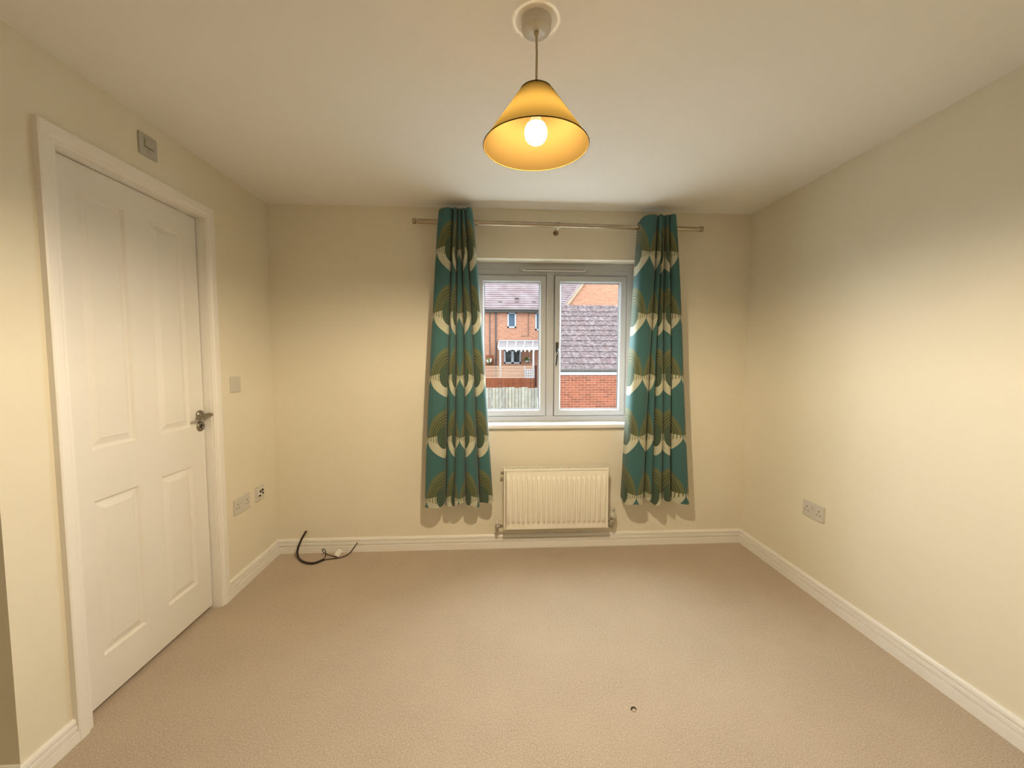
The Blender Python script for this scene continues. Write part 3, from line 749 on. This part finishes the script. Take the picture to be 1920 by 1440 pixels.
# --- terrace of houses beyond the gardens
HY = 29.0
def hx_at(u, v=600): return aty(u, v, HY).x
def hz_at(v, u=950): return aty(u, v, HY).z
hz_e = hz_at(578)
house = thing('brick_house', 'orange brick terraced house with pale tiled roof beyond the gardens', 'house', (0, HY, GZ))
hw = part(MB().box((-14, HY, GZ), (9.0, HY+8, hz_e)), 'wall', M['brickfar'], house)
rm = MB(); nR = 16
for j in range(nR):
    y0 = HY-.35+j*.338*math.cos(PT); z0 = hz_e-.12+j*.338*math.sin(PT); y1 = y0+.35*math.cos(PT); z1 = z0+.338*math.sin(PT)-.06
    for (xa, xb) in ((-14, 9.0),):
        rm.add([(xa, y0, z0), (xb, y0, z0), (xb, y1, z1), (xa, y1, z1), (xa, y0+.03, z0-.075), (xb, y0+.03, z0-.075)], [(0, 1, 2, 3), (4, 5, 1, 0)])
yr, zr = HY-.35+nR*.338*math.cos(PT), hz_e-.12+nR*.338*math.sin(PT)
rm.add([(-14, yr, zr-.03), (9, yr, zr-.03), (9, yr+5, hz_e), (-14, yr+5, hz_e)], [(0, 1, 2, 3)])
hr = part(rm, 'roof', M['rooffar'], house)
for u, v in ((938, 566), (969, 559), (969, 566.5), (1001, 566.5)):   # roof vents
    p = aty(u, v, HY+1.0)
    s_ = (p.z-(hz_e-.12)); yy = HY-.35+s_/math.tan(PT); p = aty(u, v, yy)
    part(MB().box((p.x-.14, p.y-.12, p.z-.05), (p.x+.14, p.y+.02, p.z+.015)), 'roof_vent', M['gutter'], hr)
part(MB().tube([(-14, HY-.40, hz_e-.14), (9, HY-.40, hz_e-.14)], .07, 8), 'gutter', M['gutter'], house)
part(MB().box((-14, HY-.33, hz_e-.32), (9, HY-.02, hz_e-.10)), 'soffit_board', M['gutter'], house)
for u, r in ((918.3, .035), (929.6, .05)):
    x = hx_at(u); part(MB().tube([(x, HY-.08, GZ), (x, HY-.08, hz_e-.15)], r, 8), 'downpipe', M['gutter'], house)
xa, xb = hx_at(990.6), hx_at(977)
part(MB().tube([(xa, HY-.05, hz_e-.3), (xa, HY-.05, hz_at(630)), (xb, HY-.05, hz_at(630))], .018, 6), 'vent_pipe', M['gutter'], house)
def house_window(u0, u1, v0, v1, lights, pane_m):
    x0, x1, z1, z0 = hx_at(u0), hx_at(u1), hz_at(v0), hz_at(v1); fw = .10
    mb = MB().box((x0, HY-.05, z0), (x1, HY+.04, z0+fw)).box((x0, HY-.05, z1-fw), (x1, HY+.04, z1)).box((x0, HY-.05, z0), (x0+fw, HY+.04, z1)).box((x1-fw, HY-.05, z0), (x1, HY+.04, z1))
    for k in range(1, lights):
        c = x0+(x1-x0)*k/lights; mb.box((c-.09, HY-.05, z0), (c+.09, HY+.04, z1))
    w = part(mb, 'window', M['outwhite'], house)
    for k in range(lights):
        a = x0+(x1-x0)*k/lights; b = x0+(x1-x0)*(k+1)/lights
        part(MB().box((a+.05, HY-.012, z0+.05), (b-.05, HY+.02, z1-.05)), 'pane', pane_m, w)
house_window(951.4, 967.6, 585.8, 614.7, 1, M['pane'])
house_window(1003.6, 1020, 585.5, 619, 1, M['pane'])
house_window(945.2, 976.8, 655.5, 681.7, 2, M['panedark'])

# --- neighbouring house with a gable towards us
GBY = 27.0
p1, p2 = aty(1061, 573, GBY), aty(1090, 534, GBY)
sl_ = (p2.z-p1.z)/(p2.x-p1.x); ex = p1.x-.35; ez = p1.z-.35*sl_; half = 3.4
gh = thing('gable_house', 'orange brick house gable rising behind the garage roof', 'house', (ex+half, GBY, GZ))
part(MB().prism([(ex+.25, GBY, GZ), (ex+2*half-.25, GBY, GZ), (ex+2*half-.25, GBY, ez+.2), (ex+half, GBY, ez+half*sl_-.08), (ex+.25, GBY, ez+.2)], (0, 1.3, 0)), 'gable_wall', M['brickfar'], gh)
nv = Vector((-sl_, 0, 1)).normalized()
for s_, nm in ((1, 'left'), (-1, 'right')):
    cx = ex+half
    a = Vector((cx-s_*half, GBY-.12, ez)); b = Vector((cx, GBY-.12, ez+half*sl_))
    n_ = Vector((-s_*sl_, 0, 1)).normalized()
    part(MB().prism([a, b, b+n_*.07, a+n_*.07], (0, 1.45, 0)), 'roof', M['rooffar'], gh)
    part(MB().prism([a-n_*.12, b-n_*.12, b+n_*.04, a+n_*.04], (0, -.05, 0)), 'verge_board', M['verge'], gh)

# --- white veranda canopy in front of the terraced house
CYF = 26.2
def P(u, v, y): return aty(u, v, y)
can = thing('patio_canopy', 'white framed patio canopy with glazed roof on brick house', 'canopy', (P(970, 652, CYF).x, CYF, GZ))
bx0, bx1 = P(936, 639, HY).x, P(1016, 639, HY).x; bz = P(960, 639.5, HY).z
fx0, fx1 = P(934, 652, CYF).x, P(1014, 652, CYF).x; fz1, fz0 = P(960, 651.5, CYF).z, P(960, 656, CYF).z
part(MB().box((bx0, HY-.12, bz-.08), (bx1, HY-.01, bz+.06)), 'wall_beam', M['outwhite'], can)
part(MB().box((fx0, CYF-.06, fz0), (fx1, CYF+.06, fz1)), 'front_beam', M['outwhite'], can)
for k in range(6):
    a = Vector((bx0+(bx1-bx0)*k/5, HY-.1, bz)); b = Vector((fx0+(fx1-fx0)*k/5, CYF, fz1-.02))
    part(MB().tube([a, b], .045, 6, False), 'rafter', M['outwhite'], can)
    if k < 5:
        c = Vector((bx0+(bx1-bx0)*(k+1)/5, HY-.1, bz)); d_ = Vector((fx0+(fx1-fx0)*(k+1)/5, CYF, fz1-.02))
        part(MB().prism([a, b, d_, c], (0, 0, -.016)), 'roof_sheet', M['canopyglass'], can)
for u in (938, 1000, 1012):
    x = P(u, 670, CYF).x; part(MB().box((x-.05, CYF-.05, GZ), (x+.05, CYF+.05, fz0+.01)), 'post', M['outwhite'], can)
# bunting along the front beam
bt = thing('bunting', 'string of white triangular pennants under the canopy beam', 'bunting', (P(970, 657, CYF-.08).x, CYF-.08, fz0))
for u in (951, 967.5, 977.5, 984.5, 992.5, 1001):
    x = P(u, 657, CYF-.08).x
    part(MB().prism([(x-.085, CYF-.08, fz0+.02), (x+.085, CYF-.08, fz0+.02), (x, CYF-.08, fz0-.17)], (0, .006, 0)), 'pennant', M['fascia'], bt)
part(MB().tube([(P(945, 657, CYF-.08).x, CYF-.077, fz0+.015), (P(1006, 657, CYF-.08).x, CYF-.077, fz0+.015)], .008, 5), 'string', M['fascia'], bt)

# --- garden fences
def fence_boards(name, label, y, x0, x1, ztop, zbot, bw, gap, m, th=.02, jitter=.01, posts=(), pm=None):
    f = thing(name, label, 'fence', ((x0+x1)/2, y, zbot))
    me = MB().bev((-bw/2, -th/2, 0), (bw/2, th/2, ztop-zbot), .004, 1).mesh('board'); me.materials.append(m)
    k = 0; x = x0
    while x < x1:
        o = bpy.data.objects.new('board', me); COL.objects.link(o); o.parent = f
        o.location = Vector((x+bw/2, y+(th*.7 if k % 2 else 0), zbot+random.uniform(-jitter, jitter)))-f.location
        x += bw+gap; k += 1
    for px_, zt in posts:
        part(MB().box((px_-.05, y-.06, zbot), (px_+.05, y+.04, zt)), 'post', pm, f)
    for zz_ in (ztop-.25, zbot+.3):
        part(MB().box((x0, y+th*1.3, zz_-.04), (x1, y+th*1.3+.04, zz_+.04)), 'rail', m, f)
    return f
PY = 12.2
zt = aty(960, 727, PY).z
fence_boards('board_fence', 'weathered pale close-board garden fence nearest the window', PY, aty(880, 740, PY).x, 1.95, zt, GZ, .088, .010, M['palewood'], jitter=.02)
BY = 20.5
zt2 = aty(960, 709, BY).z; xp = aty(1004.5, 710, BY).x
fence_boards('panel_fence', 'red-brown wooden garden fence behind the pale one', BY, aty(885, 715, BY).x, xp-.05, zt2, GZ, .12, .006, M['brownwood'], posts=[(xp, aty(1004, 685, BY).z)], pm=M['darkpost'])
SY = 23.8
sf = thing('slat_fence', 'horizontal pale slat fence in front of the canopy', 'fence', (aty(960, 700, SY).x, SY, GZ))
xs0, xs1 = aty(880, 700, SY).x, aty(1001, 700, SY).x
for k in range(8):
    zc = aty(960, 687+k*2.95, SY).z
    part(MB().box((xs0, SY-.015, zc-.025), (xs1, SY+.015, zc+.025)), 'slat', M['slatwood'], sf)
for u in (892, 938.5, 984, 1000):
    x = aty(u, 700, SY).x; part(MB().box((x-.05, SY+.016, GZ), (x+.05, SY+.10, aty(960, 686, SY).z)), 'post', M['outwhite'], sf)
tl = thing('garden_trellis', 'small white lattice trellis at the end of slat fence', 'trellis', (aty(993, 702, SY-.1).x, SY-.1, GZ))
tx0, tx1 = aty(985, 702, SY-.1).x, aty(1001, 702, SY-.1).x; tz0, tz1 = aty(990, 712, SY-.1).z, aty(990, 693, SY-.1).z
for k in range(5):
    x = tx0+(tx1-tx0)*k/4; part(MB().box((x-.02, SY-.115, GZ), (x+.02, SY-.10, tz1)), 'upright', M['outwhite'], tl)
    z = tz0+(tz1-tz0)*k/4; part(MB().box((tx0-.02, SY-.13, z-.02), (tx1+.02, SY-.1155, z+.02)), 'crosspiece', M['outwhite'], tl)
# --- planting against the far house
def shrub(name, label, c, r, nb):
    root = thing(name, label, 'plant', (c.x, c.y, c.z-r))
    bm = bmesh.new(); bmesh.ops.create_icosphere(bm, subdivisions=3, radius=1)
    mb = MB()
    for v_ in bm.verts:
        k = r*(1+.25*math.sin(v_.co.x*9+c.x)*math.cos(v_.co.z*8)+.12*math.sin(v_.co.y*17+v_.co.z*13)); v_.co *= k
    mb.add([c+v_.co for v_ in bm.verts], [[v_.index for v_ in f.verts] for f in bm.faces]); bm.free()
    part(mb, 'foliage', M['leaf'], root)
    for k in range(nb):
        a = random.uniform(-2.4, -.7); e = random.uniform(-.5, .8)
        q = c+Vector((math.cos(a)*math.cos(e), math.sin(a)*math.cos(e), math.sin(e)))*r*1.08
        part(MB().sphere(q, .075, 8, 6), 'blossom', M['bloom'], root)
shrub('hanging_basket', 'flowering hanging basket on brick wall right of the far window', aty(988, 675, HY-.31), .22, 4)
shrub('flowering_climber', 'flowering climber on brown screen beside the downpipes', aty(917, 677, HY-.79), .20, 5)
scx0, scx1 = aty(911, 676, HY-.15).x, aty(925.5, 676, HY-.15).x
sc = thing('garden_screen', 'brown wooden screen against the far brick wall', 'screen', ((scx0+scx1)/2, HY-.15, GZ))
nb = 5
for k in range(nb):
    a = scx0+(scx1-scx0)*k/nb; part(MB().box((a+.004, HY-.58, GZ), (a+(scx1-scx0)/nb-.004, HY-.54, aty(918, 666, HY-.15).z)), 'board', M['brownwood'], sc)
for z in (-.6, .5): part(MB().box((scx0, HY-.54, z), (scx1, HY-.51, z+.08)), 'rail', M['brownwood'], sc)

bpy.context.view_layer.update()
